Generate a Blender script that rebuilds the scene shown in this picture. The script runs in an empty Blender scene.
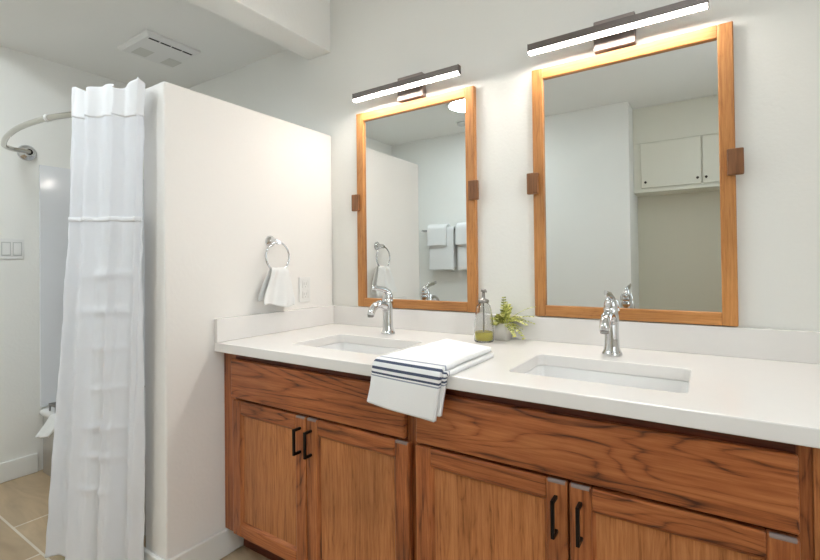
import bpy, bmesh, math, random
from mathutils import Vector, Matrix, noise
random.seed(7)
PI = math.pi
scene = bpy.context.scene
col = scene.collection

# ------------------------------------------------------------------ camera
YAW, FPX, CY, PITCH, ROLL = .5841, 455.16, 259.71, .0100, .0112
CAM = Vector((1.5437, -1.65, 1.085))
c, s = math.cos(YAW), math.sin(YAW)
R = Vector((c, s, 0)); F = Vector((-s, c, 0)); Z = Vector((0, 0, 1))
F1 = F*math.cos(PITCH) + Z*math.sin(PITCH); U1 = Z*math.cos(PITCH) - F*math.sin(PITCH)
R2 = R*math.cos(ROLL) - U1*math.sin(ROLL); U2 = R*math.sin(ROLL) + U1*math.cos(ROLL)
cam_d = bpy.data.cameras.new('camera'); cam = bpy.data.objects.new('camera', cam_d); col.objects.link(cam)
cam.matrix_world = Matrix(((R2.x, U2.x, -F1.x, CAM.x), (R2.y, U2.y, -F1.y, CAM.y), (R2.z, U2.z, -F1.z, CAM.z), (0, 0, 0, 1)))
cam_d.sensor_width = 36; cam_d.lens = FPX/820*36; cam_d.shift_y = -(280-CY)/820
cam_d.clip_start = .02
scene.camera = cam

# ------------------------------------------------------------------ world, added window light, exposure
w = bpy.data.worlds.new('world'); scene.world = w; w.use_nodes = True
w.node_tree.nodes['Background'].inputs[0].default_value = (.80, .90, 1, 1)
w.node_tree.nodes['Background'].inputs[1].default_value = 1.5
def area(name, loc, direction, sx, sy, power, color):
    d = bpy.data.lights.new(name, 'AREA'); d.shape = 'RECTANGLE'; d.size = sx; d.size_y = sy
    d.energy = power; d.color = color
    o = bpy.data.objects.new(name, d); col.objects.link(o); o.location = loc
    o.rotation_euler = Vector(direction).to_track_quat('-Z', 'Y').to_euler()
    return o
area('window_fill', (2.60, -1.55, 1.50), (-1, 0, -.05), 1.0, 1.2, 12, (.93, .97, 1))  # fill light added outside the made-up window
P_ROUND = 29.0; C_ROUND = (.85, .94, 1, 1)
P_BAR = 84.0; C_BAR = (1, .93, .86, 1)
vs = scene.view_settings
vs.view_transform = 'Standard'; vs.look = 'None'; vs.gamma = 1; vs.use_curve_mapping = False
vs.exposure = 0.41

# ------------------------------------------------------------------ materials
def newmat(name):
    m = bpy.data.materials.new(name); m.use_nodes = True
    nt = m.node_tree; b = nt.nodes['Principled BSDF']
    return m, nt, b
def rgb(r, g, b_):  # sRGB 0..255 -> linear
    f = lambda v: (v/255/12.92) if v/255 <= .04045 else ((v/255+.055)/1.055)**2.4
    return (f(r), f(g), f(b_), 1)
def simple(name, colr, rough=.5, metal=0, bump=0, bscale=150, spec=.5, vary=.03, vscale=6):
    m, nt, b = newmat(name)
    b.inputs['Roughness'].default_value = rough; b.inputs['Metallic'].default_value = metal
    b.inputs['Specular IOR Level'].default_value = spec
    tc = nt.nodes.new('ShaderNodeTexCoord')
    n = nt.nodes.new('ShaderNodeTexNoise'); n.inputs['Scale'].default_value = vscale; n.inputs['Detail'].default_value = 3
    nt.links.new(tc.outputs['Object'], n.inputs['Vector'])
    mx = nt.nodes.new('ShaderNodeMix'); mx.data_type = 'RGBA'
    mx.inputs[6].default_value = tuple(x*(1-vary) for x in colr[:3])+(1,)
    mx.inputs[7].default_value = tuple(min(1, x*(1+vary)) for x in colr[:3])+(1,)
    nt.links.new(n.outputs['Fac'], mx.inputs[0]); nt.links.new(mx.outputs[2], b.inputs['Base Color'])
    if bump:
        n2 = nt.nodes.new('ShaderNodeTexNoise'); n2.inputs['Scale'].default_value = bscale; n2.inputs['Detail'].default_value = 2
        nt.links.new(tc.outputs['Object'], n2.inputs['Vector'])
        bp = nt.nodes.new('ShaderNodeBump'); bp.inputs['Strength'].default_value = bump; bp.inputs['Distance'].default_value = .002
        nt.links.new(n2.outputs['Fac'], bp.inputs['Height']); nt.links.new(bp.outputs['Normal'], b.inputs['Normal'])
    return m
def emis(name, colr, strength):
    m, nt, b = newmat(name)
    b.inputs['Base Color'].default_value = (.8, .8, .8, 1)
    b.inputs['Emission Color'].default_value = colr; b.inputs['Emission Strength'].default_value = strength
    return m
def oak(name, grain, dark, mid, light, rough=.35, scale=1.0, wear=0.0, pores=.5):
    """grain: 'x','y','z' - direction of the fibres in object space"""
    m, nt, b = newmat(name); N = nt.nodes.new; L = nt.links.new
    tc = N('ShaderNodeTexCoord'); oi = N('ShaderNodeObjectInfo')
    ad = N('ShaderNodeVectorMath'); ad.operation = 'MULTIPLY_ADD'
    cmb = N('ShaderNodeCombineXYZ')
    for i in range(3): L(oi.outputs['Random'], cmb.inputs[i])
    L(cmb.outputs[0], ad.inputs[0]); ad.inputs[1].default_value = (7.3, 5.1, 9.7); L(tc.outputs['Object'], ad.inputs[2])
    st = {'x': (.14, 1, 1), 'y': (1, .14, 1), 'z': (1, 1, .14)}[grain]
    mp = N('ShaderNodeVectorMath'); mp.operation = 'MULTIPLY'; L(ad.outputs[0], mp.inputs[0]); mp.inputs[1].default_value = tuple(v*scale for v in st)
    n1 = N('ShaderNodeTexNoise'); n1.inputs['Scale'].default_value = 7; n1.inputs['Detail'].default_value = 3; n1.inputs['Roughness'].default_value = .4; n1.inputs['Distortion'].default_value = .5
    L(mp.outputs[0], n1.inputs['Vector'])
    def mth(op, a, b_=None, c_=None):
        q = N('ShaderNodeMath'); q.operation = op; q.use_clamp = False
        for i_, v_ in enumerate((a, b_, c_)):
            if v_ is None: continue
            if isinstance(v_, (int, float)): q.inputs[i_].default_value = v_
            else: L(v_, q.inputs[i_])
        return q.outputs[0]
    fr = mth('FRACT', mth('MULTIPLY', n1.outputs['Fac'], 21))
    tri = mth('SUBTRACT', 1, mth('ABSOLUTE', mth('MULTIPLY_ADD', fr, 2, -1)))           # 0..1..0
    ringl = mth('POWER', tri, 3.5)                                                       # thin dark growth rings
    mp2 = N('ShaderNodeVectorMath'); mp2.operation = 'MULTIPLY'; L(mp.outputs[0], mp2.inputs[0]); mp2.inputs[1].default_value = {'x': (.30, 1, 1), 'y': (1, .30, 1), 'z': (1, 1, .30)}[grain]
    n2 = N('ShaderNodeTexNoise'); n2.inputs['Scale'].default_value = 150; n2.inputs['Detail'].default_value = 5; n2.inputs['Roughness'].default_value = .75
    L(mp2.outputs[0], n2.inputs['Vector'])
    n4 = N('ShaderNodeTexNoise'); n4.inputs['Scale'].default_value = 38; n4.inputs['Detail'].default_value = 3; L(mp2.outputs[0], n4.inputs['Vector'])
    pore = N('ShaderNodeMapRange'); pore.inputs[1].default_value = .40; pore.inputs[2].default_value = .64; L(n2.outputs['Fac'], pore.inputs[0])
    band = N('ShaderNodeMapRange'); band.inputs[1].default_value = .33; band.inputs[2].default_value = .68; L(n4.outputs['Fac'], band.inputs[0])
    v0 = mth('MULTIPLY_ADD', pore.outputs[0], .46*pores/.55, mth('MULTIPLY', band.outputs[0], .34))
    v1 = mth('ADD', v0, .20)
    fac = mth('SUBTRACT', v1, mth('MULTIPLY', ringl, .54*(1-pores)))
    cr = N('ShaderNodeValToRGB'); e = cr.color_ramp.elements
    e[0].position = .0; e[0].color = dark; e[1].position = .95; e[1].color = light
    k = e.new(.40); k.color = mid
    L(fac, cr.inputs['Fac'])
    n3 = N('ShaderNodeTexNoise'); n3.inputs['Scale'].default_value = 3.5; n3.inputs['Detail'].default_value = 3; L(ad.outputs[0], n3.inputs['Vector'])
    hv = N('ShaderNodeHueSaturation'); L(cr.outputs['Color'], hv.inputs['Color'])
    mr = N('ShaderNodeMapRange'); mr.inputs[1].default_value = .25; mr.inputs[2].default_value = .75; mr.inputs[3].default_value = .78; mr.inputs[4].default_value = 1.2
    L(n3.outputs['Fac'], mr.inputs[0]); L(mr.outputs[0], hv.inputs['Value'])
    L(hv.outputs[0], b.inputs['Base Color'])
    b.inputs['Roughness'].default_value = rough
    bp = N('ShaderNodeBump'); bp.inputs['Strength'].default_value = .25; bp.inputs['Distance'].default_value = .0015
    L(n2.outputs['Fac'], bp.inputs['Height']); L(bp.outputs['Normal'], b.inputs['Normal'])
    return m

M = {}
M['wall'] = simple('wall_paint', rgb(237, 236, 230), .75, bump=.35, bscale=90, vary=.01)
M['partition'] = simple('partition_paint', rgb(238, 235, 230), .7, bump=.5, bscale=75, vary=.01)
M['ceiling'] = simple('ceiling_paint', rgb(241, 240, 235), .85, bump=.4, bscale=60, vary=.01)
M['closet'] = simple('closet_paint', rgb(214, 209, 190), .7, bump=.2, vary=.01)
M['trim'] = simple('trim_paint', rgb(232, 231, 226), .4, vary=.01)
M['quartz'] = simple('white_quartz', rgb(236, 233, 229), .22, vary=.012, vscale=40)
M['porcelain'] = simple('porcelain', rgb(238, 237, 235), .12, vary=.005)
M['chrome'] = simple('chrome', (.66, .67, .68, 1), .07, 1, vary=.01)
M['steel'] = simple('brushed_nickel', rgb(150, 146, 142), .28, 1, vary=.03)
M['bronze'] = simple('dark_bronze', rgb(74, 66, 62), .35, .8, vary=.05)
M['rodmetal'] = simple('rod_metal', (.52, .50, .45, 1), .12, 1, vary=.02)
M['barmetal'] = simple('bar_metal', rgb(112, 104, 100), .4, .6, vary=.03)
M['boxmetal'] = simple('box_metal', rgb(150, 138, 134), .5, .35, vary=.05)
M['black'] = simple('black_metal', rgb(24, 22, 22), .4, .6)
M['dark'] = simple('dark_void', rgb(26, 24, 22), .8)
M['plastic'] = simple('white_plastic', rgb(232, 231, 227), .35, vary=.01)
M['gap'] = simple('plastic_recess', rgb(196, 196, 192), .5)
M['surround'] = simple('glossy_surround', rgb(228, 229, 231), .12, vary=.008)
M['terry'] = simple('terry_cloth', rgb(238, 238, 236), .95, bump=.9, bscale=420, vary=.02, spec=.1)
M['cotton'] = simple('white_cotton', rgb(240, 240, 240), .9, bump=.5, bscale=300, vary=.02, spec=.1)
M['ceramic'] = simple('white_pot', rgb(232, 228, 222), .3)
M['soap'] = simple('yellow_soap', rgb(222, 208, 96), .2)
M['leather'] = simple('cupboard_paint', rgb(229, 226, 211), .45, vary=.01)
M['led'] = emis('led_strip', C_BAR, P_BAR)
M['added_round_dim'] = emis('added_round_led_dimmed', C_ROUND, 17)  # weaker glow for the added light on the camera side
M['round_led'] = emis('round_led', C_ROUND, P_ROUND)
CD, CM, CL = (.055, .012, .005, 1), (.34, .100, .030, 1), (.54, .205, .068, 1)
M['oak_x'] = oak('red_oak_horizontal', 'x', CD, CM, CL, .30, .9, pores=.40)
M['oak_z'] = oak('red_oak_vertical', 'z', CD, CM, CL, .30, 1.0, pores=.50)
M['oak_panel'] = oak('red_oak_panel', 'z', (.14, .040, .012, 1), (.42, .150, .046, 1), (.56, .235, .085, 1), .34, 1.25, pores=.66)
M['endgrain'] = simple('bare_end_grain', rgb(138, 122, 116), .5, vary=.12, vscale=60)
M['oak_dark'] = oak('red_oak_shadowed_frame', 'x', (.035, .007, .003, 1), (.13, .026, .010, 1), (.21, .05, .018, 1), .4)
FD, FM, FL = (.24, .082, .018, 1), (.45, .185, .050, 1), (.56, .26, .082, 1)
M['frame_x'] = oak('golden_oak_horizontal', 'x', FD, FM, FL, .38, 1.3, pores=.7)
M['frame_z'] = oak('golden_oak_vertical', 'z', FD, FM, FL, .38, 1.3, pores=.7)
M['block'] = oak('walnut_block', 'z', (.10, .035, .012, 1), (.19, .075, .024, 1), (.26, .11, .04, 1), .4, 1.3, pores=.7)
# mirror glass
m, nt, b = newmat('mirror_silver'); b.inputs['Metallic'].default_value = 1; b.inputs['Roughness'].default_value = .0
b.inputs['Base Color'].default_value = (.75, .78, .775, 1); M['mirror'] = m
# clear glass
m, nt, b = newmat('clear_glass'); b.inputs['Transmission Weight'].default_value = 1; b.inputs['Roughness'].default_value = .03
b.inputs['Base Color'].default_value = (.86, .86, .85, 1); b.inputs['IOR'].default_value = 1.3; M['glass'] = m
m, nt, b = newmat('added_window_glass'); b.inputs['Transmission Weight'].default_value = 1; b.inputs['Roughness'].default_value = 0
b.inputs['IOR'].default_value = 1.02; M['pane'] = m
# leaves
m, nt, b = newmat('fern_leaf'); N = nt.nodes.new
g = N('ShaderNodeNewGeometry'); cr = N('ShaderNodeValToRGB'); e = cr.color_ramp.elements
e[0].color = rgb(110, 122, 44); e[1].color = rgb(238, 234, 164); k = e.new(.5); k.color = rgb(196, 198, 96)
nt.links.new(g.outputs['Random Per Island'], cr.inputs['Fac']); nt.links.new(cr.outputs[0], b.inputs['Base Color'])
b.inputs['Roughness'].default_value = .5; M['leaf'] = m
# travertine floor tile
m, nt, b = newmat('travertine_tile'); N = nt.nodes.new; L = nt.links.new
tc = N('ShaderNodeTexCoord'); mp = N('ShaderNodeMapping'); mp.inputs['Location'].default_value = (.60, .975, 0); L(tc.outputs['Object'], mp.inputs['Vector'])
br = N('ShaderNodeTexBrick'); br.offset = .5; br.inputs['Scale'].default_value = 1; br.inputs['Brick Width'].default_value = .62; br.inputs['Row Height'].default_value = .46
br.inputs['Mortar Size'].default_value = .0045; br.inputs['Mortar Smooth'].default_value = .1
br.inputs['Color1'].default_value = rgb(196, 172, 140); br.inputs['Color2'].default_value = rgb(178, 154, 122); br.inputs['Mortar'].default_value = rgb(222, 212, 196)
L(mp.outputs[0], br.inputs['Vector'])
n1 = N('ShaderNodeTexNoise'); n1.inputs['Scale'].default_value = 5; n1.inputs['Detail'].default_value = 6; n1.inputs['Distortion'].default_value = .8
mp3 = N('ShaderNodeMapping'); mp3.inputs['Scale'].default_value = (.6, 2.2, 1); L(tc.outputs['Object'], mp3.inputs['Vector']); L(mp3.outputs[0], n1.inputs['Vector'])
hv = N('ShaderNodeHueSaturation'); L(br.outputs['Color'], hv.inputs['Color'])
mr = N('ShaderNodeMapRange'); mr.inputs[1].default_value = .3; mr.inputs[2].default_value = .7; mr.inputs[3].default_value = .75; mr.inputs[4].default_value = 1.15
L(n1.outputs['Fac'], mr.inputs[0]); L(mr.outputs[0], hv.inputs['Value']); L(hv.outputs[0], b.inputs['Base Color'])
b.inputs['Roughness'].default_value = .4; M['tile'] = m
# curtain fabrics
def fabric(name, colr, transl, transp, crease):
    m = bpy.data.materials.new(name); m.use_nodes = True; nt = m.node_tree; nt.nodes.clear(); N = nt.nodes.new; L = nt.links.new
    out = N('ShaderNodeOutputMaterial'); d = N('ShaderNodeBsdfDiffuse'); t = N('ShaderNodeBsdfTranslucent'); tr = N('ShaderNodeBsdfTransparent')
    d.inputs[0].default_value = colr; t.inputs[0].default_value = colr
    mx = N('ShaderNodeMixShader'); mx.inputs[0].default_value = transl; L(d.outputs[0], mx.inputs[1]); L(t.outputs[0], mx.inputs[2])
    mx2 = N('ShaderNodeMixShader'); mx2.inputs[0].default_value = transp; L(mx.outputs[0], mx2.inputs[1]); L(tr.outputs[0], mx2.inputs[2])
    L(mx2.outputs[0], out.inputs[0])
    tc = N('ShaderNodeTexCoord'); n = N('ShaderNodeTexNoise'); n.inputs['Scale'].default_value = 26; n.inputs['Detail'].default_value = 4
    L(tc.outputs['Object'], n.inputs['Vector'])
    bp = N('ShaderNodeBump'); bp.inputs['Strength'].default_value = crease; bp.inputs['Distance'].default_value = .006
    L(n.outputs['Fac'], bp.inputs['Height']); L(bp.outputs[0], d.inputs['Normal'])
    return m
M['curtain'] = fabric('curtain_fabric', rgb(243, 244, 247), .22, 0, .35)
M['header'] = fabric('curtain_header', rgb(250, 250, 251), .2, 0, .15)
M['sheer'] = fabric('curtain_sheer', rgb(246, 247, 251), .30, .03, .3)
# striped kitchen towel, v = distance along the cloth
m, nt, b = newmat('striped_towel'); N = nt.nodes.new; L = nt.links.new
uv = N('ShaderNodeUVMap'); uv.uv_map = 'UVMap'; sp = N('ShaderNodeSeparateXYZ'); L(uv.outputs[0], sp.inputs[0])
cr = N('ShaderNodeValToRGB'); cr.color_ramp.interpolation = 'CONSTANT'; e = cr.color_ramp.elements
WH, NV, GR = rgb(242, 242, 241), rgb(84, 92, 112), rgb(160, 165, 178)
e[0].position = 0; e[0].color = WH; e[1].position = .999; e[1].color = WH
STR0 = .742
for p0, p1, k in ((.000, .006, GR), (.016, .026, NV), (.036, .047, NV), (.057, .067, NV), (.077, .083, GR)):
    a = e.new(STR0+p0); a.color = k; a = e.new(STR0+p1); a.color = WH
L(sp.outputs['Y'], cr.inputs['Fac']); L(cr.outputs[0], b.inputs['Base Color']); b.inputs['Roughness'].default_value = .95; b.inputs['Specular IOR Level'].default_value = .1
tc = N('ShaderNodeTexCoord'); n = N('ShaderNodeTexNoise'); n.inputs['Scale'].default_value = 260; L(tc.outputs['Object'], n.inputs['Vector'])
bp = N('ShaderNodeBump'); bp.inputs['Strength'].default_value = .5; bp.inputs['Distance'].default_value = .002; L(n.outputs['Fac'], bp.inputs['Height']); L(bp.outputs[0], b.inputs['Normal'])
M['striped'] = m

# ------------------------------------------------------------------ mesh helpers (world coordinates in, local out)
def BM(): return bmesh.new()
def box(bm, x0, x1, y0, y1, z0, z1, bev=0, mi=0, seg=2):
    r = bmesh.ops.create_cube(bm, size=1); vv = r['verts']
    for v in vv: v.co = Vector((x0+(v.co.x+.5)*(x1-x0), y0+(v.co.y+.5)*(y1-y0), z0+(v.co.z+.5)*(z1-z0)))
    fs = {f for v in vv for f in v.link_faces}
    for f in fs: f.material_index = mi
    if bev:
        es = list({e for f in fs for e in f.edges})
        rr = bmesh.ops.bevel(bm, geom=es, offset=bev, segments=seg, affect='EDGES', profile=.5)
        for f in rr['faces']: f.material_index = mi
    return bm
def sweep(bm, pts, rad, seg=16, flat=None, cap=True, mi=0, up=None):
    pts = [Vector(p) for p in pts]; n = len(pts)
    if not isinstance(rad, (list, tuple)): rad = [rad]*n
    T = [(pts[min(i+1, n-1)]-pts[max(i-1, 0)]).normalized() for i in range(n)]
    ref = Vector(up) if up else (Vector((0, 0, 1)) if abs(T[0].z) < .9 else Vector((1, 0, 0)))
    a = (ref - T[0]*ref.dot(T[0])).normalized(); rings = []
    for i in range(n):
        a = (a - T[i]*a.dot(T[i])).normalized(); bb = T[i].cross(a)
        fl = flat[i] if flat else 1
        rings.append([bm.verts.new(pts[i] + a*math.cos(2*PI*k/seg)*rad[i]*fl + bb*math.sin(2*PI*k/seg)*rad[i]) for k in range(seg)])
    for i in range(n-1):
        for k in range(seg):
            f = bm.faces.new((rings[i][k], rings[i][(k+1) % seg], rings[i+1][(k+1) % seg], rings[i+1][k])); f.smooth = True; f.material_index = mi
    if cap:
        for rg in (rings[0][::-1], rings[-1]):
            f = bm.faces.new(rg); f.material_index = mi
    return bm
def lathe(bm, prof, centre, seg=32, axis='z', mi=0, cap=True):
    """prof: list of (radius, height)"""
    cx, cy, cz = centre; rings = []
    for r, h in prof:
        rg = []
        for k in range(seg):
            a = 2*PI*k/seg; u, v = r*math.cos(a), r*math.sin(a)
            p = {'z': (cx+u, cy+v, cz+h), 'y': (cx+u, cy-h, cz+v), 'x': (cx+h, cy+u, cz+v)}[axis]
            rg.append(bm.verts.new(p))
        rings.append(rg)
    for i in range(len(rings)-1):
        for k in range(seg):
            f = bm.faces.new((rings[i][k], rings[i][(k+1) % seg], rings[i+1][(k+1) % seg], rings[i+1][k])); f.smooth = True; f.material_index = mi
    if cap:
        for rg in (rings[0][::-1], rings[-1]):
            f = bm.faces.new(rg); f.material_index = mi
    return bm
def rrect(x0, x1, y0, y1, r, n=6):
    out = []
    for cx_, cy_, a0 in ((x1-r, y1-r, 0), (x0+r, y1-r, PI/2), (x0+r, y0+r, PI), (x1-r, y0+r, 1.5*PI)):
        for k in range(n+1):
            a = a0 + PI/2*k/n; out.append((cx_+r*math.cos(a), cy_+r*math.sin(a)))
    return out
def loft(bm, rings, mi=0, smooth=True, cap0=False, cap1=False):
    vr = [[bm.verts.new(p) for p in rg] for rg in rings]; n = len(vr[0])
    for i in range(len(vr)-1):
        for k in range(n):
            f = bm.faces.new((vr[i][k], vr[i][(k+1) % n], vr[i+1][(k+1) % n], vr[i+1][k])); f.smooth = smooth; f.material_index = mi
    if cap0: bm.faces.new(vr[0][::-1])
    if cap1: bm.faces.new(vr[-1])
    return vr
def grid(bm, fn, nu, nv, mi=0, uv=False):
    V = [[bm.verts.new(fn(i/nu, j/nv)) for i in range(nu+1)] for j in range(nv+1)]
    lay = bm.loops.layers.uv.new('UVMap') if uv else None
    for j in range(nv):
        for i in range(nu):
            f = bm.faces.new((V[j][i], V[j][i+1], V[j+1][i+1], V[j+1][i])); f.smooth = True; f.material_index = mi
            if uv:
                for l, (a, b_) in zip(f.loops, ((i, j), (i+1, j), (i+1, j+1), (i, j+1))): l[lay].uv = (a/nu, b_/nv)
    return bm
def obj(name, bm, mat, parent=None, loc=None, label=None, recalc=True):
    """link bm as ONE mesh object; origin at its parent's origin, or at loc for a thing of one mesh"""
    if recalc: bmesh.ops.recalc_face_normals(bm, faces=bm.faces)
    L_ = WL(parent) if parent else Vector(loc or (0, 0, 0))
    bmesh.ops.translate(bm, verts=bm.verts, vec=-L_)
    me = bpy.data.meshes.new(name); bm.to_mesh(me); bm.free()
    for mm in (mat if isinstance(mat, (list, tuple)) else [mat]): me.materials.append(mm)
    o = bpy.data.objects.new(name, me); col.objects.link(o)
    if parent: o.parent = parent
    else: o.location = L_
    if label: o['label'] = label
    return o
def WL(o):
    v = Vector((0, 0, 0))
    while o: v += Vector(o.location); o = o.parent
    return v
def thing(name, loc, label, cat, group=None):
    o = bpy.data.objects.new(name, None); o.empty_display_size = .05; col.objects.link(o); o.location = loc
    return tag(o, label, cat, group)
def tag(o, label, cat, group=None):
    o['label'] = label; o['category'] = cat
    if group: o['group'] = group
    return o
def dup(root, loc, label):
    r = root.copy(); col.objects.link(r); r.location = loc; r['label'] = label
    for ch in list(root.children):
        c_ = ch.copy(); col.objects.link(c_); c_.parent = r
        for g_ in list(ch.children):
            d = g_.copy(); col.objects.link(d); d.parent = c_
    return r
def struct(name, bm, mat, **k):
    o = obj(name, bm, mat, **k); o['kind'] = 'structure'; return o
def solid(o, t, offset=0, sub=0):
    md = o.modifiers.new('solid', 'SOLIDIFY'); md.thickness = t; md.offset = offset
    if sub: mb = o.modifiers.new('sub', 'SUBSURF'); mb.levels = sub; mb.render_levels = sub
    return o

# ------------------------------------------------------------------ room shell
XL, XR, YF, ZC = -1.48, 2.35, -2.60, 2.44
ZS = 2.23                    # lower ceiling over the shower
PT, PL, PH = .139, .822, 1.72  # partition thickness, length, height
struct('floor', box(BM(), XL-.1, XR+.1, -3.2, .1, -.1, 0), M['tile'])
struct('wall_back', box(BM(), XL-.1, XR+.1, 0, .1, 0, ZC+.1), M['wall'])
struct('wall_left', box(BM(), XL-.1, XL, -3.2, 0, 0, ZC+.1), M['wall'])
WY0, WY1, WZ0, WZ1 = -2.15, -.95, .90, 2.10
bm = BM()
box(bm, XR, XR+.1, -3.2, WY0, 0, ZC+.1); box(bm, XR, XR+.1, WY1, 0, 0, ZC+.1)
box(bm, XR, XR+.1, WY0, WY1, 0, WZ0); box(bm, XR, XR+.1, WY0, WY1, WZ1, ZC+.1)
struct('wall_right', bm, M['wall'])
struct('wall_front', box(BM(), XL, .98, -3.2, YF, 0, ZC), M['wall'])
struct('wall_closet', box(BM(), .98, XR, -3.2, -3.10, 0, ZC), M['closet'])
struct('ceiling', box(BM(), XL, XR, -3.10, 0, ZC, ZC+.1), M['ceiling'])
struct('ceiling_shower', box(BM(), XL, -PT, -1.02, 0, ZS, ZC), M['ceiling'])
struct('trim_1', box(BM(), -PT-.012, 0, -.96, 0, 2.13, ZC, .004), M['ceiling'])
struct('wall_partition', box(BM(), -PT, 0, -PL, 0, 0, PH, .007, seg=3), M['partition'])
def base(name, x0, x1, y0, y1, h=.1):
    struct(name, box(BM(), x0, x1, y0, y1, 0, h, .004), M['trim'])
base('baseboard_left', XL, XL+.014, -2.60, -.715)
base('baseboard_partition', 0, .014, -PL, -.528, .098)
base('baseboard_partition_end', -PT-.012, .014, -PL-.014, -PL, .098)
base('baseboard_front', XL+.014, .98, YF, YF+.014)
# window added in the unseen right wall, an opening for fill light
win = thing('window_added', (XR, (WY0+WY1)/2, WZ0), 'white framed window added in the unseen right wall', 'window'); del win['label']; del win['category']; win['kind'] = 'structure'
bm = BM()
for a in ((WY0, WY0+.05, WZ0, WZ1), (WY1-.05, WY1, WZ0, WZ1), (WY0, WY1, WZ0, WZ0+.05), (WY0, WY1, WZ1-.05, WZ1), ((WY0+WY1)/2-.02, (WY0+WY1)/2+.02, WZ0, WZ1)):
    box(bm, XR+.02, XR+.07, *a)
obj('added_window_frame', bm, M['trim'], win)
obj('pane', box(BM(), XR+.04, XR+.046, WY0+.04, WY1-.04, WZ0+.04, WZ1-.04), M['pane'], win)

# ------------------------------------------------------------------ vanity cabinet
XE = 1.86
va = thing('vanity_cabinet', (.93, -.30, 0), 'long reddish oak double vanity cabinet under the white countertop', 'cabinet')
ZT = .7695; FY = -.600
bm = BM()
box(bm, .001, .018, FY+.019, -.004, .10, ZT-.001); box(bm, XE-.018, XE, FY+.019, -.004, .10, ZT-.001)
box(bm, .018, XE-.018, FY+.019, -.02, .10, .118); box(bm, .018, XE-.018, -.02, -.004, .10, .60)
obj('carcass', bm, M['oak_z'], va)
bm = BM()  # face frame: stiles vertical grain (1), rails horizontal grain (0)
for x0, x1 in ((.001, .072), (.836, .880), (1.664, 1.686)): box(bm, x0, x1, FY, FY+.019, .10, ZT-.001, .001, 1)
for x0, x1 in ((.072, .836), (.880, 1.664)):
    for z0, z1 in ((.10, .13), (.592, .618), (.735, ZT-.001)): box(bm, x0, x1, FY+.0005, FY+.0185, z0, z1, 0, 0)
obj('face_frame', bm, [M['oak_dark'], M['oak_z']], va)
obj('end_stile', box(BM(), 1.686, XE, FY-.004, FY+.019, .10, ZT-.001, .002), M['oak_panel'], va)
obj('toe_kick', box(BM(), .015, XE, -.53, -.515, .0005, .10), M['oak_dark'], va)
for x0, x1 in ((.069, .838), (.874, 1.666)):
    obj('drawer_front', box(BM(), x0, x1, FY-.021, FY-.0005, .606, .745, .006, seg=3), M['oak_x'], va)
def door(x0, x1, hx):
    z0, z1 = .112, .599; sw = .047; y0, y1 = FY-.021, FY-.0005
    bm = BM()
    box(bm, x0, x0+sw, y0, y1, z0, z1, .004, 1); box(bm, x1-sw, x1, y0, y1, z0, z1, .004, 1)
    box(bm, x0+sw-.0005, x1-sw+.0005, y0+.0003, y1-.0003, z1-sw, z1, .004, 0); box(bm, x0+sw-.0005, x1-sw+.0005, y0+.0003, y1-.0003, z0, z0+sw, .004, 0)
    # inner moulding, a sloped lip round the opening
    a0, a1, b0, b1 = x0+sw-.001, x1-sw+.001, z0+sw-.001, z1-sw+.001; t = .008
    for (p, q, r_, s_) in (((a0, b0), (a1, b0), (a1-t, b0+t), (a0+t, b0+t)), ((a1, b0), (a1, b1), (a1-t, b1-t), (a1-t, b0+t)),
                           ((a1, b1), (a0, b1), (a0+t, b1-t), (a1-t, b1-t)), ((a0, b1), (a0, b0), (a0+t, b0+t), (a0+t, b1-t))):
        f = bm.faces.new([bm.verts.new((p[0], y0+.003, p[1])), bm.verts.new((q[0], y0+.003, q[1])), bm.verts.new((r_[0], y0+.010, r_[1])), bm.verts.new((s_[0], y0+.010, s_[1]))])
        f.material_index = 1 if p[0] == q[0] else 0
    near = x0 if hx < (x0+x1)/2 else x1-sw                 # greyish bare end grain on the tops of the worn stiles
    for xs in {near, x1-sw} if x0 > .459 or near > x0 else {near}:
        if xs == x1-sw and .86 < x0 < .9 and near != xs: continue
        box(bm, xs+.001, xs+sw-.001, y0-.0003, y0+.012, z1-.0105, z1+.0003, .0042, 2)
    d = obj('door', bm, [M['oak_x'], M['oak_z'], M['endgrain']], va)
    obj('panel', box(BM(), x0+sw-.003, x1-sw+.003, y0+.010, y1-.001, z0+sw-.003, z1-sw+.003), M['oak_panel'], d)
    bm = BM(); hz0, hz1, yy = .487, .562, y0-.028
    box(bm, hx-.004, hx+.004, yy-.004, yy+.004, hz0-.004, hz1+.004, .0012)
    for hz in (hz0, hz1): box(bm, hx-.004, hx+.004, yy+.003, y0-.0002, hz-.004, hz+.004, .001)
    obj('handle', bm, M['black'], d, label='black square bar pull')
for a in ((.078, .4555, .433), (.4595, .851, .482), (.873, 1.2715, 1.247), (1.2755, 1.666, 1.300)): door(*a)

# ------------------------------------------------------------------ countertop
CT = .8035
def rr3(o, r, z): return [(x, y, z) for x, y in rrect(*o, r)]
SX = [(.275, .677), (1.097, 1.497)]; SY = (-.520, -.253)
ct = thing('countertop', (.93, -.32, ZT), 'white quartz vanity countertop with two sink cutouts and low backsplash', 'countertop')
bm = BM(); edges = []
loops = [[(.0005, -.641), (1.88, -.641), (1.88, -.0005), (.0005, -.0005)]] + [rrect(x0, x1, *SY, .022) for x0, x1 in SX]
for lp in loops:
    vv = [bm.verts.new((x, y, CT)) for x, y in lp]
    edges += [bm.edges.new((vv[i], vv[(i+1) % len(vv)])) for i in range(len(vv))]
bmesh.ops.triangle_fill(bm, use_beauty=True, use_dissolve=False, edges=edges)
ex = bmesh.ops.extrude_face_region(bm, geom=bm.faces[:])
bmesh.ops.translate(bm, verts=[g_ for g_ in ex['geom'] if isinstance(g_, bmesh.types.BMVert)], vec=(0, 0, ZT-CT))
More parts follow.
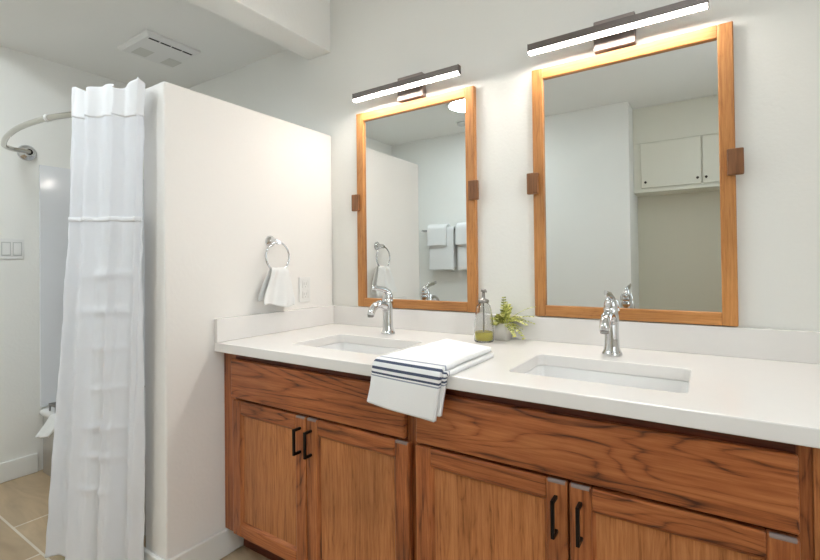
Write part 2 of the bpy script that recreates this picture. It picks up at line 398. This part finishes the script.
o = obj('slab', bm, M['quartz'], ct)
bv = o.modifiers.new('bev', 'BEVEL'); bv.width = .003; bv.segments = 2; bv.limit_method = 'ANGLE'
obj('backsplash', box(BM(), .0205, 1.88, -.0205, -.0005, CT, .8905, .002), M['quartz'], ct)
obj('side_splash', box(BM(), .0005, .0205, -.641, -.0005, CT, .8905, .002), M['quartz'], ct)

# sinks
def make_sink(cx_, label):
    t = thing('sink', (cx_, (SY[0]+SY[1])/2, ZT-.15), label, 'sink', 'undermount sinks')
    hx, hy = .2, (SY[1]-SY[0])/2; cy_ = (SY[0]+SY[1])/2
    bm = BM(); o = lambda k: (cx_-hx+k, cx_+hx-k, cy_-hy+k, cy_+hy-k)
    zt = ZT-.0006
    loft(bm, [rr3(o(-.018), .03, zt-.012), rr3(o(-.018), .03, zt), rr3(o(-.003), .024, zt), rr3(o(-.001), .024, zt-.004), rr3(o(.004), .028, zt-.06), rr3(o(.014), .035, zt-.115),
              rr3(o(.03), .045, zt-.130), rr3(o(.06), .05, zt-.136), rr3(o(.10), .025, zt-.139), rr3(o(.112), .018, zt-.140)], cap1=True)
    obj('basin', bm, M['porcelain'], t)
    obj('drain', lathe(BM(), [(.024, 0), (.024, .003), (.016, .005), (.014, .002), (.004, .001)], (cx_, cy_, zt-.1398), 24), M['chrome'], t)
    return t
s1 = make_sink(sum(SX[0])/2, 'white rectangular sink set in the countertop below the left mirror')
s2 = dup(s1, (sum(SX[1])/2, s1.location.y, s1.location.z), 'white rectangular sink set in the countertop below the right mirror')

# faucets
def make_faucet(x, y, label):
    z = CT+.0004
    t = thing('faucet', (x, y, CT), label, 'faucet', 'chrome faucets')
    bm = BM()
    lathe(bm, [(.029, 0), (.029, .006), (.026, .011), (.0235, .016), (.0215, .028), (.0200, .055), (.0200, .085), (.021, .105), (.0225, .122), (.023, .134), (.0215, .142), (.012, .149), (.004, .152)], (x, y, z), 28)
    obj('body', bm, M['chrome'], t)
    pts = [(x, y-.008, z+.104), (x, y-.03, z+.119), (x, y-.055, z+.125), (x, y-.08, z+.121), (x, y-.098, z+.110), (x, y-.108, z+.096), (x, y-.111, z+.086)]
    sp_ = obj('spout', sweep(BM(), pts, [.0175, .0165, .0155, .015, .0145, .0145, .014], 18), M['chrome'], t)
    obj('aerator', lathe(BM(), [(.011, 0), (.0122, .002), (.0122, .008)], (x, y-.111, z+.079), 18), M['steel'], sp_)
    bm = BM()
    lathe(bm, [(.0195, .136), (.0215, .143), (.021, .156), (.017, .167), (.009, .173), (.002, .174)], (x, y, z), 24)
    pts = [(x, y+.014, z+.146), (x, y+.006, z+.166), (x, y-.018, z+.180), (x, y-.048, z+.186), (x, y-.078, z+.189), (x, y-.100, z+.194)]
    sweep(bm, pts, [.015, .0155, .012, .0095, .009, .007], 16, flat=[.8, .7, .55, .45, .4, .4])
    obj('lever', bm, M['chrome'], t)
    return t
f1 = make_faucet(.448, -.160, 'chrome single lever faucet standing behind the left sink')
dup(f1, (1.290, -.163, CT), 'chrome single lever faucet standing behind the right sink')

# ------------------------------------------------------------------ mirrors
def make_mirror(x0, label):
    x1 = x0+.599; z0, z1 = .8935, 1.785; fw = .039; yb, yf = -.0006, -.026
    t = thing('wall_mirror', ((x0+x1)/2, 0, z0), label, 'mirror', 'oak framed mirrors')
    bm = BM()
    box(bm, x0, x0+fw, yf, yb, z0, z1, .003, 1); box(bm, x1-fw, x1, yf, yb, z0, z1, .003, 1)
    box(bm, x0+fw-.0006, x1-fw+.0006, yf+.0005, yb-.0003, z1-fw, z1-.0003, .003, 0); box(bm, x0+fw-.0006, x1-fw+.0006, yf+.0005, yb-.0003, z0+.0003, z0+fw, .003, 0)
    obj('frame', bm, [M['frame_x'], M['frame_z']], t)
    obj('glass', box(BM(), x0+fw-.004, x1-fw+.004, -.014, -.008, z0+fw-.004, z1-fw+.004), M['mirror'], t)
    for bx in (x0-.018, x1-.021):
        obj('pivot_block', box(BM(), bx, bx+.040, -.044, yf-.0003 if 0 else -.0262, 1.333, 1.409, .003), M['block'], t, label='darker brown wooden block')
    return t
m1 = make_mirror(.178, 'oak framed wall mirror above the left sink')
dup(m1, (m1.location.x+.831, 0, m1.location.z), 'oak framed wall mirror above the right sink')

# ------------------------------------------------------------------ vanity lights
def make_light(cx_, label):
    t = thing('vanity_light', (cx_, 0, 1.79), label, 'light', 'bar lights above the mirrors')
    obj('mount_box', box(BM(), cx_-.063, cx_+.063, -.034, -.0006, 1.792, 1.892, .003), M['boxmetal'], t)
    a, b_ = cx_-.270, cx_+.260
    bm = BM(); box(bm, a, b_, -.089, -.068, 1.835, 1.853, .0015); box(bm, a, b_, -.0895, -.0880, 1.8270, 1.847)
    box(bm, cx_-.035, cx_+.035, -.0685, -.0335, 1.837, 1.851)
    box(bm, a, b_, -.0680, -.0665, 1.8185, 1.8525)
    for x in (a, b_): box(bm, x-.0015, x+.0015, -.0895, -.0660, 1.8185, 1.8535, .0005)
    obj('bar', bm, M['barmetal'], t)
    obj('diffuser', box(BM(), a+.002, b_-.002, -.0876, -.0684, 1.8200, 1.8348, .002), M['led'], t, label='glowing white LED diffuser')
    return t
l1 = make_light(.4825, 'thin LED bar light glowing above the left mirror')
dup(l1, (1.288, 0, 1.79), 'thin LED bar light glowing above the right mirror')

# ------------------------------------------------------------------ partition wall items
# towel ring
tr = thing('towel_ring', (0, -.380, 1.19), 'chrome towel ring mounted on the white partition wall', 'towel ring')
bm = BM(); lathe(bm, [(.024, .0005), (.024, .006), (.017, .012), (.011, .02), (.010, .042), (.006, .047)], (0, -.380, 1.188), 24, 'x')
obj('mount', bm, M['chrome'], tr)
RC, RR, RX = Vector((.046, -.378, 1.122)), .060, .046
pts = [RC + Vector((0, math.sin(a)*RR, math.cos(a)*RR)) for a in [2*PI*k/48 for k in range(49)]]
bm = BM(); sweep(bm, pts, .0042, 12, cap=False); bmesh.ops.remove_doubles(bm, verts=bm.verts, dist=.0001)
lathe(bm, [(.008, 0), (.009, .004), (.009, .014), (.008, .018)], (.037, -.377, 1.182), 16, 'x')
obj('ring', bm, M['chrome'], tr)
# face cloth pulled through the ring: two tails hanging over the lower bow, bunched at the top
def cloth_fn(u, v):
    # v 0..1 runs front hem -> over the ring -> back hem ; u across
    half = abs(v-.5)*2                      # 0 at the ring, 1 at hems
    front = v < .5
    zt = RC.z-RR+.008
    wdt = .078 + .092*min(1, half*1.15)**.8
    yy = RC.y+.006 + (u-.5)*wdt - .012*half
    drop = (.148 if front else .135)
    z_ = zt - drop*half + .007*math.sqrt(max(0, 1-(half*6)**2)) if half < .166 else zt - drop*half
    z_ += .010*math.sin(u*5+1)*half
    off = .011 if half > .1 else .011*math.sin(half/.1*PI/2)
    fold = (.006+.005*half)*math.sin(u*PI*3.4+half*1.2) + .008*half*noise.noise(Vector((u*3, v*4, 2)))
    x = RX + (1 if front else -1)*(off+.0065*half) + fold*(.8 if front else .35)
    return Vector((max(x, .010), yy, z_))
o = obj('face_towel', grid(BM(), cloth_fn, 36, 48), M['terry'], loc=(RX, RC.y, .93))
solid(o, .004); tag(o, 'small white face towel hanging through the chrome ring', 'towel')
# outlet
ol = thing('wall_outlet', (0, -.190, .975), 'white electrical outlet on the partition wall beside the towel ring', 'outlet')
obj('cover_plate', box(BM(), .0005, .006, -.224, -.156, .920, 1.032, .002), M['plastic'], ol)
for zc in (.953, .999):
    rc = obj('receptacle', box(BM(), .0062, .008, -.206, -.174, zc-.017, zc+.017, .003), M['plastic'], ol)
    bm = BM()
    for yy in (-.197, -.184): box(bm, .0081, .0084, yy-.0015, yy+.0015, zc-.003, zc+.009)
    lathe(bm, [(.0028, 0), (.0028, .0003)], (.0081, -.190, zc-.010), 12, 'x')
    obj('slots', bm, M['gap'], rc, label='grey slots')

# ------------------------------------------------------------------ things on the counter
# striped towel: folded in half, lying from the wall side to the front edge and hanging over it
def path():
    P = []; zt = CT+.0072
    for k in range(22): P.append((-.300-(.643-.300)*k/21, zt))
    cy_, cz, r_ = -.643, CT-.0008, .008+.0
    for k in range(1, 9):
        a = PI/2*k/8; P.append((cy_-r_*math.sin(a), cz+r_*math.cos(a)))
    for k in range(1, 15): P.append((cy_-r_-.0022*k/14, cz-.100*k/14))
    return P
PP = path(); AL = [0]
for i in range(1, len(PP)): AL.append(AL[-1]+math.dist(PP[i], PP[i-1]))
TOT = AL[-1]
def prof_at(v):
    d = v*TOT
    for i in range(1, len(PP)):
        if d <= AL[i]+1e-9:
            k = (d-AL[i-1])/(AL[i]-AL[i-1]); a, b_ = PP[i-1], PP[i]
            p = (a[0]+(b_[0]-a[0])*k, a[1]+(b_[1]-a[1])*k); tx, tz = b_[0]-a[0], b_[1]-a[1]; l = math.hypot(tx, tz)
            return p, (tz/l, -tx/l)
    return PP[-1], (0, 1)
# smooth normals for the bend
def nrm(v):
    n0 = Vector(prof_at(max(0, v-.012))[1])+Vector(prof_at(min(1, v+.012))[1]); n0.normalize(); return n0
HT = .0145
def cross(u):
    """u 0..1: lower leaf from the right edge to the fold at the left, then the upper leaf back to the right; returns x, height"""
    xl, xr = .775, .997; ur = HT/2
    if u < .44: return xr-(xr-xl-ur)*u/.44, 0.
    if u < .56:
        a = (u-.44)/.12*PI; return xl+ur-ur*math.sin(a), HT/2-HT/2*math.cos(a)
    return xl+ur+(xr-.009-xl-ur)*(u-.56)/.44, HT
def towel_fn(u, v):
    x, h = cross(u); p, _ = prof_at(v); n = nrm(v)
    k = max(0, (v-.70)/.30)
    t = (x-.775)/.222
    x2 = x - .024*k - .010*k*(1-t)*0 + .004*noise.noise(Vector((x*4, v*5, 1)))
    y2 = p[0]+n[0]*h; z2 = p[1]+n[1]*h
    y2 -= .075*t*(1-v)**2                        # back edge cut at a slant
    x2 += .016*(1-min(1, v/.7))*(1-t)
    if v < .66: z2 += .0015*noise.noise(Vector((x*9, v*8, 5)))*(h/HT) + .002*(h/HT)
    else: y2 -= (.0035*k*(1+math.sin(x*30+1)))
    z2 -= .010*k*t*0 + (.012*k*t if h > HT*.5 else 0.0) - .006*k*(1-t)
    return Vector((x2, y2, z2))
o = obj('striped_towel', grid(BM(), towel_fn, 80, 90, uv=True), M['striped'], loc=(.88, -.5, CT))
solid(o, .0122); tag(o, 'folded white towel with dark stripes draped over the counter front edge', 'towel')

# soap dispenser
sx_, sy_ = .858, -.135; z = CT+.0005
sd = thing('soap_dispenser', (sx_, sy_, CT), 'glass pump dispenser with yellow soap beside the potted plant', 'soap dispenser')
prof = [(.030, 0), (.0345, .002), (.036, .008), (.036, .03), (.0345, .06), (.0315, .09), (.0275, .115), (.024, .129), (.018, .135), (.0165, .140)]
inn = [(r_-.003, max(h, .004)) for r_, h in prof]
bm = BM(); lathe(bm, prof + inn[::-1], (sx_, sy_, z), 36)
obj('bottle', bm, M['glass'], sd)
bm = BM(); lathe(bm, [(.027, .0045), (.0325, .009), (.0326, .036)], (sx_, sy_, z), 32); obj('soap', bm, M['soap'], sd, label='yellow liquid soap')
bm = BM(); lathe(bm, [(.0175, .1405), (.0195, .141), (.0195, .150), (.010, .153), (.0055, .156), (.0055, .178), (.009, .179), (.009, .188), (.004, .190)], (sx_, sy_, z), 24)
sweep(bm, [(sx_, sy_, z+.183), (sx_+.012, sy_-.014, z+.185), (sx_+.022, sy_-.026, z+.181)], [.0055, .005, .0035], 12)
lathe(bm, [(.0022, .012), (.0022, .141)], (sx_, sy_, z), 10)
obj('pump', bm, M['steel'], sd, label='grey metal pump')

# potted plant
px_, py_ = .899, -.060
pp = thing('potted_plant', (px_, py_, CT), 'small spiky green plant in a white pot against the backsplash', 'plant')
bm = BM(); h = .062
ring = lambda r_, z_: [(px_+a, py_+b_, z_) for a, b_ in rrect(-r_, r_, -r_, r_, .008)]
loft(bm, [ring(.025, z), ring(.029, z+h), ring(.0265, z+h), ring(.0255, z+h-.008)], cap0=True, cap1=True)
obj('pot', bm, M['ceramic'], pp, label='white square pot')
bm = BM(); rnd = random.Random(11)
def leaf(bm, p, d, n, L_, W_):
    """one small pointed leaflet"""
    sd_ = d.cross(n).normalized()
    a = bm.verts.new(p); b_ = bm.verts.new(p+d*L_*.45+sd_*W_); c_ = bm.verts.new(p+d*L_-n*L_*.12); e_ = bm.verts.new(p+d*L_*.45-sd_*W_)
    mid = bm.verts.new(p+d*L_*.5+n*W_*.4)
    for q in ((a, b_, mid), (b_, c_, mid), (c_, e_, mid), (e_, a, mid)): bm.faces.new(q)
for k in range(60):
    az = rnd.uniform(0, 2*PI); el = rnd.uniform(.15, 1.35); Ln = rnd.uniform(.085, .135)*(1.0 if el < 1 else .95)
    hor = Vector((math.cos(az), math.sin(az), 0)); hor.y = max(hor.y, -.9)
    if hor.y > .3: Ln *= .55
    if hor.x < .3 and hor.y < .1: Ln *= .45
    if hor.x < 0: Ln *= 1-.78*abs(hor.x)
    d0 = hor*math.cos(el)+Vector((0, 0, 1))*math.sin(el)
    p = Vector((px_, py_, z+h-.004)) + hor*.012; pts = [p.copy()]
    for j in range(9):
        d0 = (d0 - Vector((0, 0, 1))*.085*(1.5-el*.6)).normalized(); p = p+d0*Ln/9; pts.append(p.copy())
    for q_ in pts: q_.y = min(q_.y, -.026)
    sweep(bm, pts, [.0011]*5+[.0007]*5, 5)
    for j in range(2, 10):
        d_ = (pts[j]-pts[j-1])
        if d_.length < 1e-5: continue
        d_.normalize(); nn = d_.cross(Vector((0, 0, 1)).cross(d_)).normalized() if abs(d_.z) < .98 else Vector((1, 0, 0))
        side = d_.cross(nn).normalized(); L_ = .024*(1-.06*j)
        for sg in (-1, 1):
            leaf(bm, pts[j], (d_*.75+side*sg*.75).normalized(), nn, L_*rnd.uniform(.8, 1.15), .0042)
for v in bm.verts: v.co.y = min(v.co.y, -.0225)
obj('foliage', bm, M['leaf'], pp, recalc=False)

# ------------------------------------------------------------------ shower
# tub
tb = thing('bathtub', (-.80, -.36, 0), 'white bathtub mostly hidden behind the shower curtain', 'bathtub')
bm = BM(); B = (XL+.012, -PT-.002, -.715, -.014); o_ = lambda k: (B[0]+k, B[1]-k, B[2]+k, B[3]-k)
r3 = lambda k, r_, z_: [(x, y, z_) for x, y in rrect(*o_(k), r_)]
loft(bm, [r3(.012, .02, .0005), r3(.012, .02, .295), r3(0, .02, .308), r3(.002, .02, .328), r3(.012, .03, .335), r3(.07, .09, .335), r3(.085, .1, .31), r3(.12, .12, .12), r3(.2, .12, .08)], cap0=True, cap1=True)
obj('tub_shell', bm, M['porcelain'], tb)
# surround panels
su = thing('shower_surround', (-.80, -.01, .335), 'glossy white shower wall panels above the bathtub', 'shower surround')
obj('side_panel', box(BM(), XL+.0005, XL+.011, -.705, -.0115, .337, 1.645, .003), M['surround'], su)
obj('rear_panel', box(BM(), XL+.0115, -PT-.0005, -.011, -.0005, .337, 1.645, .003), M['surround'], su)
# white cloth over the tub rim and a slotted rack
rk = thing('soap_rack', (-1.32, -.680, .336), 'small chrome slotted rack on the tub rim behind the white cloth', 'rack')
bm = BM()
for k in range(5): box(bm, -1.365+.017*k, -1.358+.017*k, -.700, -.655, .372, .377, .001)
for yy in (-.700, -.655): box(bm, -1.367, -1.285, yy-.003, yy+.003, .367, .377, .001)
obj('grate', bm, M['steel'], rk)
for x in (-1.364, -1.288):
    for yy in (-.697, -.658): obj('foot', box(BM(), x-.003, x+.003, yy-.003, yy+.003, .3365, .368), M['steel'], rk)
def wash_fn(u, v):
    x = -1.250+.125*u
    if v < .2: y, z_ = -.69-.03*v/.2, .3420
    elif v < .4:
        a = (v-.2)/.2*PI/2; y, z_ = -.72-.012*math.sin(a), .3300+.012*math.cos(a)
    else: y, z_ = -.732-.035*((v-.4)/.6), .3300-.075*(v-.4)/.6
    k = max(0, (v-.3)/.7)
    y -= .018*k*abs(math.sin(u*PI*2+.2)) + .004*k
    z_ += .02*k*(u-.5)
    return Vector((x-.03*k, y-.001, z_))
o = obj('washcloth', grid(BM(), wash_fn, 24, 24), M['terry'], loc=(-1.2, -.72, .34))
solid(o, .010); tag(o, 'small white washcloth draped over the tub rim beside the curtain', 'towel')

# curtain rod
cr_ = thing('curtain_rod', (XL, -.756, 1.70), 'curved chrome shower rod fixed to the left wall', 'curtain rod')
ctrl = [(-1.442, -.757, 1.699), (-1.428, -.790, 1.697), (-1.41, -.835, 1.694), (-1.36, -.878, 1.692), (-1.285, -.902, 1.691), (-1.124, -.932, 1.691), (-.914, -.947, 1.690), (-.687, -.930, 1.689), (-.528, -.890, 1.687), (-.36, -.836, 1.680), (-.22, -.785, 1.67), (-.155, -.755, 1.662)]
def catmull(P, n=8):
    P = [Vector(p) for p in P]; P = [P[0]*2-P[1]]+P+[P[-1]*2-P[-2]]; out = []
    for i in range(1, len(P)-2):
        for k in range(n):
            t = k/n; a, b_, c_, d = P[i-1:i+3]
            out.append(.5*((2*b_)+(c_-a)*t+(2*a-5*b_+4*c_-d)*t*t+(3*b_-a-3*c_+d)*t**3))
    return out+[P[-2]]
obj('rod', sweep(BM(), catmull(ctrl), .0115, 16), M['rodmetal'], cr_)
bm = BM(); lathe(bm, [(.042, .0005), (.042, .006), (.034, .012), (.020, .018), (.019, .032), (.016, .038)], (XL, -.757, 1.699), 28, 'x')
sweep(bm, [(-1.442, -.757, 1.699), (-1.46, -.757, 1.699)], .017, 16)
obj('flange', bm, M['chrome'], cr_)
bm = BM(); lathe(bm, [(.013, -.022), (.03, -.008), (.03, -.0005)], (-PT, -.755, 1.662), 24, 'x'); obj('flange', bm, M['chrome'], cr_)
bm = BM(); pts = [(-.674, -.9285, 1.689), (-.662, -.9265, 1.689)]; sweep(bm, pts, .0155, 16); obj('joint_sleeve', bm, M['plastic'], cr_, label='white plastic sleeve')

# curtain: gathered along the right of the rod
cu = thing('shower_curtain', (-.34, -.86, .02), 'white shower curtain with sheer upper window gathered beside the partition wall', 'curtain')
def cpath(s_, k):
    """s_ 0..1 left to right, k 0 top .. 1 bottom"""
    top = Vector((-.486+.446*s_, -.905-.014*math.sin(PI*s_)+.045*s_, 0))
    bot = Vector((-.522+.437*s_, -.975+.115*s_ - .02*math.sin(PI*s_), 0))
    return top.lerp(bot, k**1.4)
def ctop(s_): return 1.760-.050*s_
def curtain_fn(zfun0, zfun1, s0=0, push=0.0):
    def fn(u, v):
        z0, z1 = zfun0(u), zfun1(u); z_ = z0+(z1-z0)*v
        k = max(0, min(1, (1.75-z_)/1.73))
        p = cpath(u, k)
        amp = (.014+.015*k)*(1-.75*max(0, (u-.8)/.2))*(.75+.5*noise.noise(Vector((u*4, 2, 9))))
        ph = 2*PI*(3.4*u+.16*math.sin(6*u+1.2*k)) + .5
        sh = math.sin(ph); sh = math.copysign(abs(sh)**.8, sh)
        env = min(1, u/.06)*.6+.4
        p.y += -amp*sh*env - .006*math.sin(ph*2.3+4*k) + push
        p.x += .010*math.cos(ph)*(1-.3*k)
        # packing creases: shallow horizontal ridges and dimples
        p.y += .0035*noise.noise(Vector((u*7, z_*9, 3)))+.0022*noise.noise(Vector((u*20, z_*24, 8)))
        for zc_, uu in ((.30, .55), (.42, .62), (.52, .58), (.66, .66), (.80, .6), (.93, .55), (1.06, .62)):
            wob = zc_+.03*(u-uu)+.01*noise.noise(Vector((u*9, zc_, 0)))
            p.y += -.006*math.exp(-((z_-wob)/.013)**2)*math.exp(-((u-uu)/.24)**2)
        p.z = z_
        return p
    return fn
scal = lambda u: .012*math.sin(u*2*PI*2.4+.6)+.006*math.sin(u*23)
hz = lambda u: 1.660-.063*u+.003*math.sin(u*30)
sz = lambda u: 1.268-.022*u
bz = lambda u: .018+.006*math.sin(u*9)
solid(obj('header', grid(BM(), curtain_fn(lambda u: ctop(u)+scal(u), hz, push=-.001), 130, 16), M['header'], cu, label='opaque white top band'), .002)
obj('sheer_window', grid(BM(), curtain_fn(hz, sz), 130, 50), M['sheer'], cu, label='thin translucent white panel')
solid(obj('drop', grid(BM(), curtain_fn(sz, bz), 150, 150), M['curtain'], cu), .0015)
solid(obj('seam', grid(BM(), curtain_fn(lambda u: sz(u)+.010, lambda u: sz(u)-.006, push=-.002), 130, 3), M['header'], cu), .002)

# light switches on the left wall
sw = thing('light_switch', (XL, -.835, 1.19), 'white three gang rocker light switch on the left wall', 'light switch')
obj('cover_plate', box(BM(), XL+.0005, XL+.006, -.918, -.772, 1.135, 1.240, .002), M['plastic'], sw)
for k in range(3):
    y = -.845+(k-1)*.046
    f_ = obj('rocker_frame', box(BM(), XL+.0062, XL+.0075, y-.019, y+.019, 1.152, 1.223), M['gap'], sw)
    obj('rocker', box(BM(), XL+.0076, XL+.011, y-.0155, y+.0155, 1.157, 1.218, .0015), M['plastic'], f_)

# exhaust fan grille on the shower ceiling
ef = thing('exhaust_fan', (-.85, -.385, ZS), 'white exhaust fan grille on the shower ceiling', 'vent')
def rq(x0, x1, y0, y1, z_): return [(x0, y0, z_), (x1, y0, z_), (x1, y1, z_), (x0, y1, z_)]
bm = BM(); loft(bm, [rq(-1.0, -.70, -.525, -.250, ZS-.0005), rq(-1.0, -.70, -.525, -.250, ZS-.012), rq(-.985, -.715, -.51, -.265, ZS-.022)], smooth=False, cap1=True)
obj('cover', bm, M['plastic'], ef)
for (x0, x1) in ((-.742, -.73),):
    for k in range(4):
        y0 = -.498+.057*k; obj('slot', box(BM(), x0, x1, y0, y0+.050, ZS-.0232, ZS-.0222), M['dark'], ef, label='dark vent slot')

M['recess'] = simple('vent_patch', rgb(212, 211, 203), .6)  # even grey for two flat patches on the fan cover
for y0 in (-.475, -.325): obj('vent_patch', box(BM(), -.965, -.868, y0, y0+.072, ZS-.0228, ZS-.0222), M['recess'], ef, label='greyish square patch')

# ------------------------------------------------------------------ behind the camera, seen in the mirrors, plus two added ceiling lights that are not
rl = thing('ceiling_light', (-.155, -1.86, ZC), 'round white ceiling light reflected in the left mirror', 'light')
obj('trim_ring', lathe(BM(), [(.178, -.0005), (.178, -.010), (.172, -.018), (.160, -.018)], (-.155, -1.86, ZC), 48), M['plastic'], rl)
obj('diffuser', lathe(BM(), [(.159, -.010), (.159, -.0185), (.14, -.026), (.001, -.030)], (-.155, -1.86, ZC), 48), M['round_led'], rl, label='glowing round diffuser')
l2 = dup(rl, (1.45, -1.45, ZC), 'added unseen round ceiling light above the camera side of the room')  # ceiling light added out of view to brighten the room
for ch in l2.children:
    if ch.name.startswith('diffuser'): ch.material_slots[0].link = 'OBJECT'; ch.material_slots[0].material = M['added_round_dim']
dup(rl, (-.72, -1.50, ZC), 'added unseen round ceiling light in front of the shower')  # unseen ceiling light added as fill for curtain and shower
sdv = obj('smoke_detector', lathe(BM(), [(.05, -.0005), (.05, -.018), (.04, -.026), (.001, -.028)], (-.43, -2.30, ZC), 28), M['gap'], loc=(-.43, -2.30, ZC))
tag(sdv, 'small grey detector on the ceiling beyond the round light', 'detector')
# towel rack with two bath towels and two hand towels
tk = thing('towel_rack', (-.66, YF, 1.45), 'chrome double towel bar on the rear wall holding white towels', 'towel rack')
bm = BM()
sweep(bm, [(-1.04, YF+.075, 1.440), (-.235, YF+.075, 1.440)], .008, 14)
obj('bar', bm, M['chrome'], tk)
for x in (-1.03, -.245):
    bm = BM(); sweep(bm, [(x, YF+.0005, 1.44), (x, YF+.085, 1.44)], .011, 14); obj('post', bm, M['chrome'], tk)
def hang(x0, x1, ytop, ztop, zb, r_, seed, th):
    def fn(u, v):
        x = x0+(x1-x0)*u
        if v < .42: t = v/.42; y, z_ = ytop+r_, zb+(ztop-zb)*t
        elif v < .58: a = (v-.42)/.16*PI; y, z_ = ytop+r_*math.cos(a), ztop+r_*math.sin(a)
        else: t = (v-.58)/.42; y, z_ = ytop-r_, ztop-(ztop-zb-.03)*t
        y += .004*noise.noise(Vector((u*3, z_*6, seed)))*(1 if v < .5 else .3)
        return Vector((x+.004*noise.noise(Vector((z_*7, seed, u))), y, z_))
    return fn
for i, x in enumerate((-.935, -.600)):
    side = 'nearer the partition' if i == 0 else 'farther from the partition'
    o = obj('bath_towel', grid(BM(), hang(x, x+.290, YF+.075, 1.440, 1.02, .021, i, 1), 20, 70), M['terry'], loc=(x+.14, YF+.075, 1.03))
    solid(o, .016); tag(o, 'long white bath towel on the rear towel bar, '+side, 'towel', 'white bath towels on the rack')
    o = obj('hand_towel', grid(BM(), hang(x-.008, x+.215, YF+.075, 1.446, 1.275, .045, i+5, 1), 20, 60), M['terry'], loc=(x+.1, YF+.1, 1.3))
    solid(o, .022); tag(o, 'white hand towel folded over the bath towel, '+side, 'towel', 'white hand towels on the rack')
# closet cupboard
YC = -2.85
cc = thing('wall_cupboard', (1.66, YC, 1.70), 'cream built in cupboard with small knobs in the closet recess, seen in right mirror', 'cabinet')
bm = BM(); box(bm, .982, XR-.002, -3.098, YC-.002, 1.69, ZC-.002); box(bm, .982, XR-.002, YC-.002, YC+.002, 2.125, ZC-.002)
obj('cupboard_body', bm, M['leather'], cc)
obj('bottom_shelf', box(BM(), .982, XR-.002, YC-.002, YC+.02, 1.69, 1.712, .002), M['leather'], cc)
for x0, x1, ks in ((1.042, 1.488, (1.078, 1.462)), (1.500, 1.95, (1.522,)), (1.96, 2.34, (2.31,))):
    d = obj('cupboard_door', box(BM(), x0, x1, YC-.0015, YC+.017, 1.728, 2.118, .003), M['leather'], cc)
    for k in ks: obj('knob', lathe(BM(), [(.005, -.0003), (.005, .008), (.010, .012), (.010, .018), (.004, .022)], (k, YC+.0175, 1.775), 16, 'y') if False else sweep(BM(), [(k, YC+.0173, 1.775), (k, YC+.026, 1.775), (k, YC+.030, 1.775), (k, YC+.038, 1.775), (k, YC+.041, 1.775)], [.005, .005, .010, .010, .005], 14), M['bronze'], d, label='dark round knob')
